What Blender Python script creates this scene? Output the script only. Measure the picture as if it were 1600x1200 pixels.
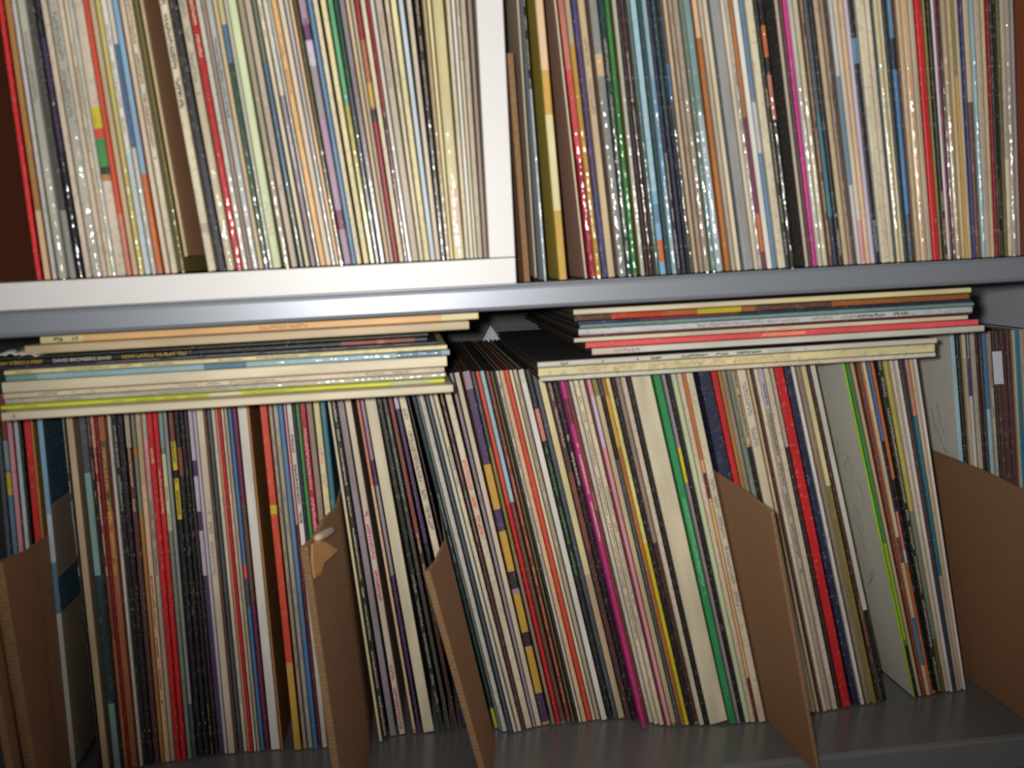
import bpy, math, random
from mathutils import Vector, Matrix
random.seed(7)
S = bpy.context.scene
COL = S.collection
for o in list(bpy.data.objects): bpy.data.objects.remove(o)

# ------------------------------------------------------------------ camera, light, exposure
ZC = 1.30                                   # eye height; the shelf coordinates below are relative to the camera
YAW, PITCH, ROLL = map(math.radians, (6.0, -7.4, 2.85))
fw = Vector((math.sin(YAW)*math.cos(PITCH), math.cos(YAW)*math.cos(PITCH), math.sin(PITCH)))
r0 = Vector((math.cos(YAW), -math.sin(YAW), 0)); u0 = r0.cross(fw)
rt = math.cos(ROLL)*r0 - math.sin(ROLL)*u0
up = math.sin(ROLL)*r0 + math.cos(ROLL)*u0
cd = bpy.data.cameras.new('camera'); cam = bpy.data.objects.new('camera', cd); COL.objects.link(cam)
M = Matrix((rt, up, -fw)).transposed().to_4x4(); M.translation = Vector((0, 0, ZC)); cam.matrix_world = M
cd.sensor_width = 36; cd.lens = 36; cd.clip_start = .02
cd.dof.use_dof = True; cd.dof.focus_distance = 1.05; cd.dof.aperture_fstop = 6.3
S.camera = cam

w = bpy.data.worlds.new('world'); S.world = w; w.use_nodes = True
w.node_tree.nodes['Background'].inputs[0].default_value = (1.0, .96, .9, 1)
w.node_tree.nodes['Background'].inputs[1].default_value = .18

fl = bpy.data.lights.new('camera_flash', 'SPOT'); fl.energy = 20.5; fl.shadow_soft_size = .011
fl.spot_size = math.radians(92); fl.spot_blend = 1.0; fl.color = (1, .985, .95)
flo = bpy.data.objects.new('camera_flash', fl); COL.objects.link(flo)
flo.location = Vector((0, 0, ZC)) + rt*(-.030) + up*.014
_aim = Vector((.13, .80, .10 + ZC))
flo.rotation_euler = (_aim - flo.location).to_track_quat('-Z', 'Y').to_euler()

S.view_settings.view_transform = 'Standard'; S.view_settings.look = 'None'
S.view_settings.gamma = 1; S.view_settings.use_curve_mapping = False
S.view_settings.exposure = 0.0

# ------------------------------------------------------------------ measuring: picture rays to points on real planes
def ray(px, py): return fw + rt*((px-800)/1600) - up*((py-600)/1600)
def atY(px, py, Y): r = ray(px, py); return r*(Y/r.y)
def atZ(px, py, Z): r = ray(px, py); return r*(Z/r.z)
def lerp_tab(tab, x):
    if x <= tab[0][0]: return tab[0][1]
    for (a, va), (b, vb) in zip(tab, tab[1:]):
        if x <= b: return va + (vb-va)*(x-a)/(b-a)
    return tab[-1][1]

# ------------------------------------------------------------------ colours and materials
def lin(c): return tuple(((v/255)/12.92 if v/255 <= .04045 else ((v/255+.055)/1.055)**2.4) for v in c)
C = dict(
 white=(232,228,218), cream=(222,209,178), pinkcream=(218,201,178), yellowcream=(228,214,160), butter=(230,214,130),
 peach=(232,182,120), peachpale=(228,190,150), tan=(200,176,138), ochre=(178,122,60), gold=(205,160,60), greige=(186,171,150),
 taupe=(150,128,112), grey=(150,150,148), palegrey=(204,206,206), greywhite=(210,206,192), slate=(72,82,92), charcoal=(66,62,60),
 black=(24,20,24), blackgreen=(32,38,32), dark=(46,34,38), darkbrown=(66,40,32), brown=(104,70,48), brownplum=(84,50,52), kraft=(150,118,84),
 olive=(132,122,60), olivedark=(98,88,44), oliveyellow=(196,186,88), red=(206,26,32), brightred=(222,30,34), crimson=(170,24,52),
 darkred=(146,18,28), redorange=(220,72,44), coral=(236,80,84), orange=(206,108,48), brownorange=(176,106,44), rust=(130,54,40), salmon=(214,130,112),
 pink=(222,150,160), magenta=(196,40,132), plum=(112,34,72), maroon=(104,30,44), purple=(70,48,92), indigo=(54,52,110), lilac=(200,188,206),
 mauve=(164,132,156), mauvegrey=(150,138,146), navy=(30,36,66), navyblack=(26,26,44), blue=(70,122,176), steel=(92,132,166), skyblue=(128,176,208),
 lightblue=(164,202,216), paleblue=(196,212,222), teal=(48,112,130), tealpale=(130,168,166), darkteal=(28,62,68), green=(58,140,66), brightgreen=(40,150,84),
 mint=(110,190,140), darkgreen=(36,84,66), palegreen=(206,218,172), lime=(150,196,40), greengrey=(120,136,120), limeyellow=(206,214,50), yellow=(218,196,40),
 copper=(168,98,60), brownred=(128,66,52), cyanblue=(20,128,164), board=(112,66,44), coverbrown=(176,112,54), covertan=(200,158,124), coverolive=(190,168,70), covermauve=(186,148,132), covernavy=(52,88,110), covergrey=(160,140,118))
def L4(n, a=1.0):
    q = C[n] if isinstance(n, str) else n
    q = tuple(v*.93+m*.07 for v, m in zip(q, (150, 138, 120)))  # pulls every colour toward warm grey, a veil of haze mixed into the paint
    c = lin(q)
    return (c[0], c[1], c[2], a)

def newmat(name):
    m = bpy.data.materials.new(name); m.use_nodes = True; nt = m.node_tree
    return m, nt, nt.nodes['Principled BSDF']
def N(nt, t, **k):
    n = nt.nodes.new(t)
    for a, b in k.items(): setattr(n, a, b)
    return n
def mathn(nt, op, a, b=None, c=None):
    n = N(nt, 'ShaderNodeMath', operation=op)
    for i, v in enumerate((a, b, c)):
        if v is None: continue
        if isinstance(v, (int, float)): n.inputs[i].default_value = v
        else: nt.links.new(v, n.inputs[i])
    return n.outputs[0]
def mix(nt, fac, a, b):
    n = N(nt, 'ShaderNodeMix', data_type='RGBA')
    for i, v in ((0, fac), (6, a), (7, b)):
        if hasattr(v, 'links'): nt.links.new(v, n.inputs[i])
        else: n.inputs[i].default_value = v
    return n.outputs[2]

def card_material(name, rough, coat=0.0):
    """printed card: base colour and ink colour are stored on the mesh, the ink breaks up into small glyph-like strokes"""
    m, nt, bs = newmat(name)
    paint = N(nt, 'ShaderNodeAttribute', attribute_name='paint'); ink = N(nt, 'ShaderNodeAttribute', attribute_name='ink')
    uv = N(nt, 'ShaderNodeUVMap', uv_map='strip'); oi = N(nt, 'ShaderNodeObjectInfo')
    sep = N(nt, 'ShaderNodeSeparateXYZ'); nt.links.new(uv.outputs[0], sep.inputs[0])
    off = mathn(nt, 'MULTIPLY', oi.outputs['Random'], 97.0)
    comb = N(nt, 'ShaderNodeCombineXYZ')
    nt.links.new(mathn(nt, 'ADD', mathn(nt, 'MULTIPLY', sep.outputs[0], 1.15), off), comb.inputs[0])
    nt.links.new(mathn(nt, 'MULTIPLY', sep.outputs[1], 2.6), comb.inputs[1])
    nz = N(nt, 'ShaderNodeTexNoise'); nz.inputs['Scale'].default_value = 1.0; nz.inputs['Detail'].default_value = 1.0
    nt.links.new(comb.outputs[0], nz.inputs['Vector'])
    stroke = mathn(nt, 'GREATER_THAN', nz.outputs[0], .47)
    av = mathn(nt, 'ABSOLUTE', sep.outputs[1]); band = mathn(nt, 'LESS_THAN', av, .27)
    # word gaps
    c2 = N(nt, 'ShaderNodeCombineXYZ'); nt.links.new(mathn(nt, 'ADD', mathn(nt, 'MULTIPLY', sep.outputs[0], .075), off), c2.inputs[0])
    nz2 = N(nt, 'ShaderNodeTexNoise'); nz2.inputs['Scale'].default_value = 1.0; nz2.inputs['Detail'].default_value = 0.0
    nt.links.new(c2.outputs[0], nz2.inputs['Vector'])
    word = mathn(nt, 'GREATER_THAN', nz2.outputs[0], .42)
    mask = mathn(nt, 'MULTIPLY', mathn(nt, 'MULTIPLY', stroke, band), mathn(nt, 'MULTIPLY', word, ink.outputs['Alpha']))
    col = mix(nt, mask, paint.outputs['Color'], ink.outputs['Color'])
    # wear: rubbed pale flecks and a slow tonal drift of aged card
    tc = N(nt, 'ShaderNodeTexCoord')
    w1 = N(nt, 'ShaderNodeTexNoise'); w1.inputs['Scale'].default_value = 420; w1.inputs['Detail'].default_value = 3
    nt.links.new(tc.outputs['Object'], w1.inputs['Vector'])
    mp = N(nt, 'ShaderNodeMapping'); mp.inputs['Scale'].default_value = (70, 160, 14); nt.links.new(tc.outputs['Object'], mp.inputs['Vector'])
    nt.links.new(oi.outputs['Random'], mp.inputs['Location'])
    w2 = N(nt, 'ShaderNodeTexNoise'); w2.inputs['Scale'].default_value = 1; w2.inputs['Detail'].default_value = 2
    nt.links.new(mp.outputs[0], w2.inputs['Vector'])
    edge = mathn(nt, 'MULTIPLY', mathn(nt, 'GREATER_THAN', mathn(nt, 'ADD', w1.outputs[0], mathn(nt, 'MULTIPLY', av, .12)), .70), .45)
    col = mix(nt, edge, col, (.55, .50, .42, 1))
    # printed blotches and rubbing that run along some spines
    c3 = N(nt, 'ShaderNodeCombineXYZ'); nt.links.new(mathn(nt, 'ADD', mathn(nt, 'MULTIPLY', sep.outputs[0], .16), mathn(nt, 'MULTIPLY', off, 1.7)), c3.inputs[0])
    nt.links.new(mathn(nt, 'MULTIPLY', sep.outputs[1], .9), c3.inputs[1])
    nz3 = N(nt, 'ShaderNodeTexNoise'); nz3.inputs['Scale'].default_value = 1.0; nz3.inputs['Detail'].default_value = 3.0; nz3.inputs['Roughness'].default_value = .65
    nt.links.new(c3.outputs[0], nz3.inputs['Vector'])
    some = mathn(nt, 'GREATER_THAN', mathn(nt, 'FRACT', mathn(nt, 'MULTIPLY', off, 3.31)), .5)
    isspine = mathn(nt, 'LESS_THAN', av, .499)
    bl = mathn(nt, 'MULTIPLY', mathn(nt, 'MULTIPLY', mathn(nt, 'GREATER_THAN', nz3.outputs[0], .56), some), mathn(nt, 'MULTIPLY', isspine, .22))
    col = mix(nt, bl, col, (.16, .12, .10, 1))
    pl = mathn(nt, 'MULTIPLY', mathn(nt, 'MULTIPLY', mathn(nt, 'LESS_THAN', nz3.outputs[0], .40), mathn(nt, 'SUBTRACT', 1.0, some)), mathn(nt, 'MULTIPLY', isspine, .12))
    col = mix(nt, pl, col, (.62, .55, .44, 1))
    hsv = N(nt, 'ShaderNodeHueSaturation'); nt.links.new(col, hsv.inputs['Color'])
    nt.links.new(mathn(nt, 'ADD', mathn(nt, 'MULTIPLY', mathn(nt, 'MULTIPLY', mathn(nt, 'SUBTRACT', w2.outputs[0], .5), .9), mathn(nt, 'ADD', mathn(nt, 'MULTIPLY', isspine, .85), .15)), 1.0), hsv.inputs['Value'])
    nt.links.new(hsv.outputs[0], bs.inputs['Base Color'])
    bs.inputs['Roughness'].default_value = rough
    bp = N(nt, 'ShaderNodeBump'); bp.inputs['Distance'].default_value = .0004; nt.links.new(mathn(nt, 'MULTIPLY', isspine, .25), bp.inputs['Strength'])
    nt.links.new(w2.outputs[0], bp.inputs['Height']); nt.links.new(bp.outputs[0], bs.inputs['Normal'])
    return m
MAT_CARD = card_material('printed_card', .5)
MAT_GLOSS = card_material('laminated_card', .28)

def film_material():
    m = bpy.data.materials.new('clear_film'); m.use_nodes = True; nt = m.node_tree
    for n in list(nt.nodes):
        if n.type != 'OUTPUT_MATERIAL': nt.nodes.remove(n)
    out = nt.nodes[0]
    tr = N(nt, 'ShaderNodeBsdfTransparent'); tr.inputs[0].default_value = (.96, .96, .95, 1)
    gl = N(nt, 'ShaderNodeBsdfGlossy'); gl.inputs['Roughness'].default_value = .12
    tc = N(nt, 'ShaderNodeTexCoord'); oi = N(nt, 'ShaderNodeObjectInfo')
    mp = N(nt, 'ShaderNodeMapping'); mp.inputs['Scale'].default_value = (260, 260, 80); nt.links.new(tc.outputs['Object'], mp.inputs['Vector'])
    nt.links.new(oi.outputs['Random'], mp.inputs['Location'])
    nz = N(nt, 'ShaderNodeTexNoise'); nz.inputs['Scale'].default_value = 1; nz.inputs['Detail'].default_value = 2
    nt.links.new(mp.outputs[0], nz.inputs['Vector'])
    bp = N(nt, 'ShaderNodeBump'); bp.inputs['Strength'].default_value = 1.0; bp.inputs['Distance'].default_value = .0016
    nt.links.new(nz.outputs[0], bp.inputs['Height']); nt.links.new(bp.outputs[0], gl.inputs['Normal'])
    ms = N(nt, 'ShaderNodeMixShader'); ms.inputs[0].default_value = .10
    nt.links.new(tr.outputs[0], ms.inputs[1]); nt.links.new(gl.outputs[0], ms.inputs[2]); nt.links.new(ms.outputs[0], out.inputs[0])
    return m
MAT_FILM = film_material()

def plain(name, rgb, rough=.5, metal=0, noise=0.0, nscale=60, stretch=(1, 1, 1), bump=0.0):
    m, nt, bs = newmat(name)
    tc = N(nt, 'ShaderNodeTexCoord'); mp = N(nt, 'ShaderNodeMapping'); mp.inputs['Scale'].default_value = stretch
    nt.links.new(tc.outputs['Object'], mp.inputs['Vector'])
    nz = N(nt, 'ShaderNodeTexNoise'); nz.inputs['Scale'].default_value = nscale; nz.inputs['Detail'].default_value = 4
    nt.links.new(mp.outputs[0], nz.inputs['Vector'])
    c = lin(rgb)
    a = tuple(min(1, v*(1+noise)) for v in c)+(1,); b = tuple(v*(1-noise) for v in c)+(1,)
    nt.links.new(mix(nt, nz.outputs[0], b, a), bs.inputs['Base Color'])
    bs.inputs['Roughness'].default_value = rough; bs.inputs['Metallic'].default_value = metal
    if bump:
        bp = N(nt, 'ShaderNodeBump'); bp.inputs['Strength'].default_value = bump; bp.inputs['Distance'].default_value = .0005
        nt.links.new(nz.outputs[0], bp.inputs['Height']); nt.links.new(bp.outputs[0], bs.inputs['Normal'])
    return m
M_WHITE = plain('white_laminate', (226, 222, 220), .42, noise=.03, nscale=30, stretch=(1, 1, 12), bump=.08)
M_METAL = plain('grey_painted_steel', (138, 143, 152), .40, metal=.35, noise=.03, nscale=500, bump=.05)
M_METAL.node_tree.nodes['Principled BSDF'].inputs['Specular IOR Level'].default_value = .9
M_FLOORSTEEL = plain('dark_grey_painted_steel', (112, 112, 112), .27, noise=.12, nscale=25, stretch=(6, 1, 6), bump=.1)
M_FLOORSTEEL.node_tree.nodes['Principled BSDF'].inputs['Specular IOR Level'].default_value = .8
M_BROWN = plain('red_brown_board', (150, 84, 52), .6, noise=.22, nscale=30, stretch=(1, 8, .6))
M_CARDB = plain('kraft_cardboard', (150, 110, 78), .85, noise=.10, nscale=90, stretch=(1, 1, 4), bump=.2)
M_CARDE = plain('torn_kraft_edge', (142, 108, 74), .9, noise=.35, nscale=260, bump=.8)
M_LABEL = plain('white_paper_label', (214, 212, 228), .6, noise=.03)
M_BACKP = plain('dark_painted_steel', (62, 62, 66), .5, noise=.05)
M_SIDE = plain('light_grey_painted_steel', (225, 226, 236), .5, noise=.03)
M_WALL = plain('wall_paint', (170, 164, 152), .8, noise=.05, nscale=8)
M_FLOOR = plain('floor_vinyl', (96, 84, 72), .6, noise=.2, nscale=12)
M_INNER = plain('inner_bag_paper', (74, 68, 62), .8, noise=.1)
M_VINYL = plain('black_vinyl', (16, 16, 18), .25, noise=.1)

# ------------------------------------------------------------------ mesh helpers
def obj(name, verts, faces, mat, parent=None, loc=None, cols=None, inks=None, uvs=None, smooth=False):
    me = bpy.data.meshes.new(name); me.from_pydata([tuple(v) for v in verts], [], faces); me.update()
    if cols is not None:
        a = me.color_attributes.new('paint', 'FLOAT_COLOR', 'CORNER'); b = me.color_attributes.new('ink', 'FLOAT_COLOR', 'CORNER')
        u = me.uv_layers.new(name='strip'); k = 0
        for fi, f in enumerate(faces):
            for j in range(len(f)):
                a.data[k].color = cols[fi]; b.data[k].color = inks[fi]
                u.data[k].uv = uvs[fi][j] if uvs else (0, .5); k += 1
    if mat: me.materials.append(mat)
    o = bpy.data.objects.new(name, me); COL.objects.link(o)
    if parent: o.parent = parent
    if loc is not None: o.location = loc
    if smooth:
        for p in me.polygons: p.use_smooth = True
    return o
def bevel(o, wd=.001, seg=2):
    b = o.modifiers.new('bevel', 'BEVEL'); b.width = wd; b.segments = seg; b.limit_method = 'ANGLE'; return o
def box(name, x0, x1, y0, y1, z0, z1, mat, parent=None, bv=.001):
    v = [(x, y, z) for x in (x0, x1) for y in (y0, y1) for z in (z0, z1)]
    f = [(0, 1, 3, 2), (4, 6, 7, 5), (0, 4, 5, 1), (2, 3, 7, 6), (0, 2, 6, 4), (1, 5, 7, 3)]
    o = obj(name, v, f, mat, parent)
    if bv: bevel(o, bv)
    return o
def empty(name, loc):
    o = bpy.data.objects.new(name, None); COL.objects.link(o); o.location = loc; o.empty_display_size = .05; return o
def tag(o, label=None, cat=None, group=None, kind=None):
    if label: o['label'] = label
    if cat: o['category'] = cat
    if group: o['group'] = group
    if kind: o['kind'] = kind
    return o

# ------------------------------------------------------------------ the setting and the two shelving units
ZS = -.4045          # top of the lower metal shelf
LIP = .730           # front plane of shelves
UG0, UG1 = -.0420, -.0235   # upper metal shelf lip, bottom and top
UW1 = -.0047         # top of white bottom panel
BACK = 1.185
f_ = box('floor', -2.2, 2.2, -1.2, 1.40, -.04, 0, M_FLOOR, bv=0); tag(f_, kind='structure')
w_ = box('wall_back', -2.2, 2.2, 1.30, 1.40, 0, 2.5, M_WALL, bv=0); tag(w_, kind='structure')

ms = empty('metal_shelving_unit', (0, .95, 0)); tag(ms, 'grey painted steel shelving unit carrying all the records, shelves with folded front lips', 'shelf')
def inpar(o, par): o.parent = par; o.matrix_parent_inverse = Matrix.Translation(-par.location); return o
def mbox(name, *a, par=ms, **k): return inpar(box(name, *a, **k), par)
XL, XR = -.80, .672
def steel_shelf(z_top, lip_h, mat, lipmat):
    t = .0016; zt = ZC+z_top
    s = mbox('shelf_board', XL, XR, LIP+.002, BACK, zt-t, zt, mat, bv=.0004)
    # folded lip: rounded profile swept along the front
    pr = [(LIP+.006, zt-.0), (LIP+.0025, zt-.0004), (LIP+.0006, zt-.0018), (LIP, zt-.004), (LIP, zt-lip_h+.003), (LIP+.0008, zt-lip_h+.0008), (LIP+.003, zt-lip_h),
          (LIP+.018, zt-lip_h), (LIP+.018, zt-lip_h+.0015), (LIP+.004, zt-lip_h+.0015), (LIP+.0018, zt-lip_h+.004), (LIP+.0018, zt-.004), (LIP+.006, zt-.0016)]
    n = len(pr); v = [(x, y, z) for x in (XL, XR) for y, z in pr]
    f = [(i, (i+1) % n, (i+1) % n+n, i+n) for i in range(n)] + [tuple(range(n))[::-1], tuple(range(n, 2*n))]
    l = inpar(obj('shelf_lip', v, f, lipmat), ms)
    return s
steel_shelf(UG1, UG1-UG0, M_METAL, M_METAL)
steel_shelf(ZS, .030, M_FLOORSTEEL, M_FLOORSTEEL)
mbox('back_panel', XL, XR, BACK, BACK+.002, .75, ZC+UG1, M_BACKP, bv=0)
for x in (XL-.002, XR): mbox('side_panel', x, x+.002, LIP, BACK, .05, ZC+UG1+.42, M_SIDE, bv=0)
mbox('base_panel', XL, XR, LIP+.02, BACK, 0.0, .05, M_FLOORSTEEL, bv=.001)
for x in (XL+.001, XR-.031): mbox('upright', x, x+.03, LIP+.004, LIP+.032, .05, ZC+ZS-.031, M_METAL, bv=.001)
mbox('rear_brace', XL, XR, BACK-.004, BACK-.001, .30, .34, M_METAL, bv=0)

# white open unit standing on the metal shelf
wu = empty('white_shelving_unit', (-.25, .9, ZC+UG1)); tag(wu, 'white laminate box shelf with thick panels standing on the upper grey metal shelf', 'shelf')
def wbox(name, *a, **k): return inpar(box(name, *a, **k), wu)
WX0, WX1 = -.52, .0835
wbox('bottom_panel', WX0, WX1, LIP-.001, LIP+.385, ZC+UG1+.0002, ZC+UW1, M_WHITE, bv=.0007)
wbox('side_panel', .0650, WX1, LIP-.001, LIP+.385, ZC+UW1+.0004, ZC+.375, M_WHITE, bv=.0007)
wbox('side_panel', WX0, WX0+.019, LIP-.001, LIP+.385, ZC+UW1+.0004, ZC+.375, M_WHITE, bv=.0007)
wbox('top_panel', WX0, WX1, LIP-.001, LIP+.385, ZC+.3755, ZC+.394, M_WHITE, bv=.0007)
wbox('back_panel', WX0+.019, .0650, LIP+.379, LIP+.384, ZC+UW1+.0004, ZC+.375, M_WHITE, bv=0)

# brown end boards
b1 = obj('end_board', *(lambda X, d: ([(X+a+(-.012 if z else 0), y, zz) for a in (0, .012) for y in (.742, 1.08) for z, zz in ((0, ZC+UW1+.001), (1, ZC+.33))],
     [(0, 1, 3, 2), (4, 6, 7, 5), (0, 4, 5, 1), (2, 3, 7, 6), (0, 2, 6, 4), (1, 5, 7, 3)]))(-.345, 0), M_BROWN)
tag(bevel(b1, .001), 'reddish brown board upright at the far left end of the upper left records', 'board')

# ------------------------------------------------------------------ a record in its sleeve
ORD = ['zeroth', 'first', 'second', 'third', 'fourth', 'fifth', 'sixth', 'seventh', 'eighth', 'ninth', 'tenth', 'eleventh', 'twelfth', 'thirteenth']
LEN, DEP = .3135, .3135
def record(origin, lean, t, spec, row_group, label, L=LEN, flat=False, D=DEP):
    """origin: bottom left front corner of the spine; local x = thickness, y = depth, z = along the spine.
    spec: base, segs [(u0,u1,colour)], inks [(u0,u1,colour)], film, face"""
    base, segs, inks, film, face = spec['c'], spec['s'], spec['t'], spec['p'], spec['f']
    cuts = {0.0, L, L*.25, L*.5, L*.75}
    for a, b, _ in segs+inks: cuts |= {min(max(a, 0), L), min(max(b, 0), L)}
    cuts = sorted(cuts); cuts = [c for i, c in enumerate(cuts) if i == 0 or c-cuts[i-1] > 1e-4]
    b = min(.0009, t*.3)
    # sleeve: two cover boards joined by the spine, open at the far end; the record fills the middle
    root = empty('record_sleeve', (0, 0, 0)); root.empty_display_size = .01
    e = .0012; y0 = b+.0004; bd = min(.0006, t*.3); z4 = (0, 0, 0, 0); dk = L4((52, 46, 42))
    fcuts = sorted({0.0, L} | {min(max(q, 0), L) for a_, b_, _ in spec['g'] for q in (a_, b_)})
    for nm, xa_, xb_, out in (('front_cover', t-bd, t, 1), ('back_cover', 0, bd, 0)):
        V, Fs, Cs = [], [], []
        for a_, c_ in zip(fcuts, fcuts[1:]):
            if c_-a_ < 1e-5: continue
            fc = face
            for g0, g1, gc in spec['g']:
                if min(g0, g1) <= (a_+c_)/2 <= max(g0, g1): fc = gc
            k = len(V); za = e if a_ == 0 else a_; zc = L-e if c_ == L else c_
            V += [(x, y, z) for z in (za, zc) for x, y in ((xa_, y0), (xb_, y0), (xb_, D-.001), (xa_, D-.001))]
            Fs += [(k, k+1, k+5, k+4), (k+1, k+2, k+6, k+5), (k+2, k+3, k+7, k+6), (k+3, k, k+4, k+7)]; Cs += [L4(fc)]*4
        Fs += [(3, 2, 1, 0), (len(V)-4, len(V)-3, len(V)-2, len(V)-1)]; Cs += [dk]*2  # cover ends coloured dark: shadow over the sleeve tops, painted in
        obj(nm, V, Fs, MAT_CARD, root, cols=Cs, inks=[z4]*len(Fs))
    # the record in its inner bag, just inside the covers
    V = [(x, y, z) for z in (.003, L-.004) for x, y in ((bd, y0+.002), (t-bd, y0+.002), (t-bd, D-.004), (bd, D-.004))]
    obj('inner_bag', V, [(3, 2, 1, 0), (4, 5, 6, 7), (0, 1, 5, 4), (1, 2, 6, 5), (2, 3, 7, 6), (3, 0, 4, 7)], M_INNER, root)
    # spine: rounded strip in front
    prof = [(0.0, b+.0003, -.5), (b*.35, b*.35, -.42), (b, 0, -.34), (t-b, 0, .34), (t-b*.35, b*.35, .42), (t, b+.0003, .5)]
    V, Fs, Cs, Is, Us = [], [], [], [], []
    for i in range(len(cuts)-1):
        a, c = cuts[i], cuts[i+1]; mid = (a+c)/2
        col = base
        for s0, s1, cc in segs:
            if min(s0, s1) <= mid <= max(s0, s1): col = cc
        ik = z4
        for s0, s1, cc in inks:
            if min(s0, s1) <= mid <= max(s0, s1): ik = L4(cc, .95)
        k = len(V)
        for z in (a, c):
            zz = min(max(z, .0006), L-.0006) if z in (0.0, L) else z
            for x, y, _ in prof: V.append((x, y, zz))
        for j in range(5):
            Fs.append((k+j, k+j+1, k+j+7, k+j+6)); Cs.append(L4(col)); Is.append(ik)
            Us.append([(a*1000, prof[j][2]), (a*1000, prof[j+1][2]), (c*1000, prof[j+1][2]), (c*1000, prof[j][2])])
    # close ends
    k = len(V); m = len(V)-6
    Fs.append((0, 5, 4, 3, 2, 1)); Cs.append(L4(base)); Is.append(z4); Us.append([(0, .5)]*6)
    Fs.append((m, m+1, m+2, m+3, m+4, m+5)); Cs.append(L4(base)); Is.append(z4); Us.append([(0, .5)]*6)
    obj('spine', V, Fs, MAT_GLOSS if film else MAT_CARD, root, cols=Cs, inks=Is, uvs=Us)
    if film:
        q = .00035; rr = random.Random(int(origin[0]*1e5) & 0xffff)
        P = [(-.0000, b+.002), (b*.2, b*.2-q*.6), (t/2, -q*1.6), (t-b*.2, b*.2-q*.6), (t, b+.002)]
        nz = 26; V, Fs = [], []
        for i in range(nz+1):
            z = L*i/nz
            for j, (x, y) in enumerate(P):
                V.append((min(max(x+rr.uniform(-.0002, .0002), 0), t), y-rr.random()*.0006*(0 < j < 4), z))
        for i in range(nz):
            for j in range(4): k = i*5+j; Fs.append((k, k+1, k+6, k+5))
        obj('plastic_film', V, Fs, MAT_FILM, root, smooth=True)
    root.location = origin
    root.rotation_euler = (0, lean, 0)
    tag(root, label, 'record', row_group)
    return root

def words_of(col, px, film, inks):
    names = dict(yellowcream='yellowish cream', pinkcream='pinkish cream', peachpale='pale peach', greywhite='greyish white', palegrey='pale grey', blackgreen='greenish black',
        darkbrown='dark brown', brownplum='brown plum', olivedark='dark olive', oliveyellow='olive yellow', brightred='bright red', darkred='dark red', redorange='red orange',
        brownorange='brown orange', mauvegrey='mauve grey', navyblack='navy black', steel='steel blue', skyblue='sky blue', lightblue='light blue', paleblue='pale blue',
        tealpale='pale teal', darkteal='dark teal', brightgreen='bright green', darkgreen='dark green', palegreen='pale green', greengrey='greenish grey', limeyellow='lime yellow',
        brownred='brownish red', cyanblue='cyan blue', dark='very dark', greige='greige', butter='butter yellow', board='brown')
    return names.get(col, col)

def parse(line):
    tk = line.split('!'); land = tk[1].strip() if len(tk) > 1 else None
    p = tk[0].split(); d = dict(x0=float(p[0]), x1=float(p[1]), c=p[2], s=[], t=[], g=[], p=False, f=p[2], y=0.0, b=0.0, land=land, n='')
    for q in p[3:]:
        if q == 'p': d['p'] = True
        elif q[0] == 's': _, c, a, b = q.split(':'); d['s'].append((float(a), float(b), c))
        elif q[0] == 'g': _, c, a, b = q.split(':'); d['g'].append((float(a), float(b), c))
        elif q[0] == 't': _, c, a, b = q.split(':'); d['t'].append((float(a), float(b), c))
        elif q[0] == 'f': d['f'] = q[2:]
        elif q[0] == 'y': d['y'] = float(q[2:])*.001
        elif q[0] == 'b': d['b'] = float(q[2:])*.001
    return d

LABELS = set()
def build_row(text, yref, slopes, Ytab, zfloor, group, row_tag):
    """Spines of one row. x0, x1: edges where the spine crosses the measuring line; slopes: how the spines lean."""
    recs = [parse(l) for l in text.strip().splitlines() if l.strip()]
    land, cnt = None, 0
    landi = [i for i, r in enumerate(recs) if r['land']]
    for i, r in enumerate(recs):
        Yr = lerp_tab(Ytab, (r['x0']+r['x1'])/2)
        def foot(x):
            s = lerp_tab(slopes, x); a = atY(x, yref, Yr); b = atY(x+s*100, yref+100, Yr)
            k = (b.x-a.x)/(b.z-a.z); xb = a.x+k*(zfloor-a.z); return xb, k
        xa, ka = foot(r['x0']); xb, kb = foot(r['x1'])
        h = .30
        gap = min(xb-xa, (xb+kb*h)-(xa+ka*h))
        lean = math.atan(ka)
        t = max(.0012, gap*math.cos(lean)*.97)
        # segments from picture heights to distance along the spine
        def U(py):
            s = lerp_tab(slopes, r['x0']); P = atY(r['x0']+s*(py-yref), py, Yr); return (P.z-zfloor)/math.cos(lean)
        for key in 's', 't', 'g': r[key] = [(U(a), U(b), c) for a, b, c in r[key]]
        px = r['x1']-r['x0']
        size = 'thin ' if px < 6.5 else ('wide ' if px > 14 else '')
        if r['land']: lab = r['land']
        else:
            j = min(landi, key=lambda q: (abs(q-i), q))
            nm = recs[j]['land']
            for st in (',', ' with ', ' near', ' on ', ' in ', ' right of', ' left of', ' beside', ' behind', ' between', ' against', ' raised', ' towards', ' at ', ' above', ' split'):
                nm = nm.split(st)[0]
            nm = nm.replace(' sleeve', '').replace(' record', ' one'); nm = nm if nm.endswith('one') else nm + ' one'
            side = 'right' if i > j else 'left'
            det = 'film-wrapped ' if r['p'] else ('lettered ' if r['t'] else '')
            lab = f"{size}{det}{words_of(r['c'], px, 0, 0)} record, {ORD[abs(i-j)]} {side} of the {nm}, {row_tag}"
        nw = len(lab.split())
        if lab in LABELS: print('LABEL TWICE', lab)
        LABELS.add(lab)
        if nw > 16: print('LABEL LONG', nw, lab)
        yj = random.Random(i*7+len(recs)).uniform(-.0012, .0012)
        org = (xa + .00015, Yr+r['y']+yj, ZC+zfloor+r['b']+.0003)
        record(org, lean, t, r, group, lab)

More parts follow.
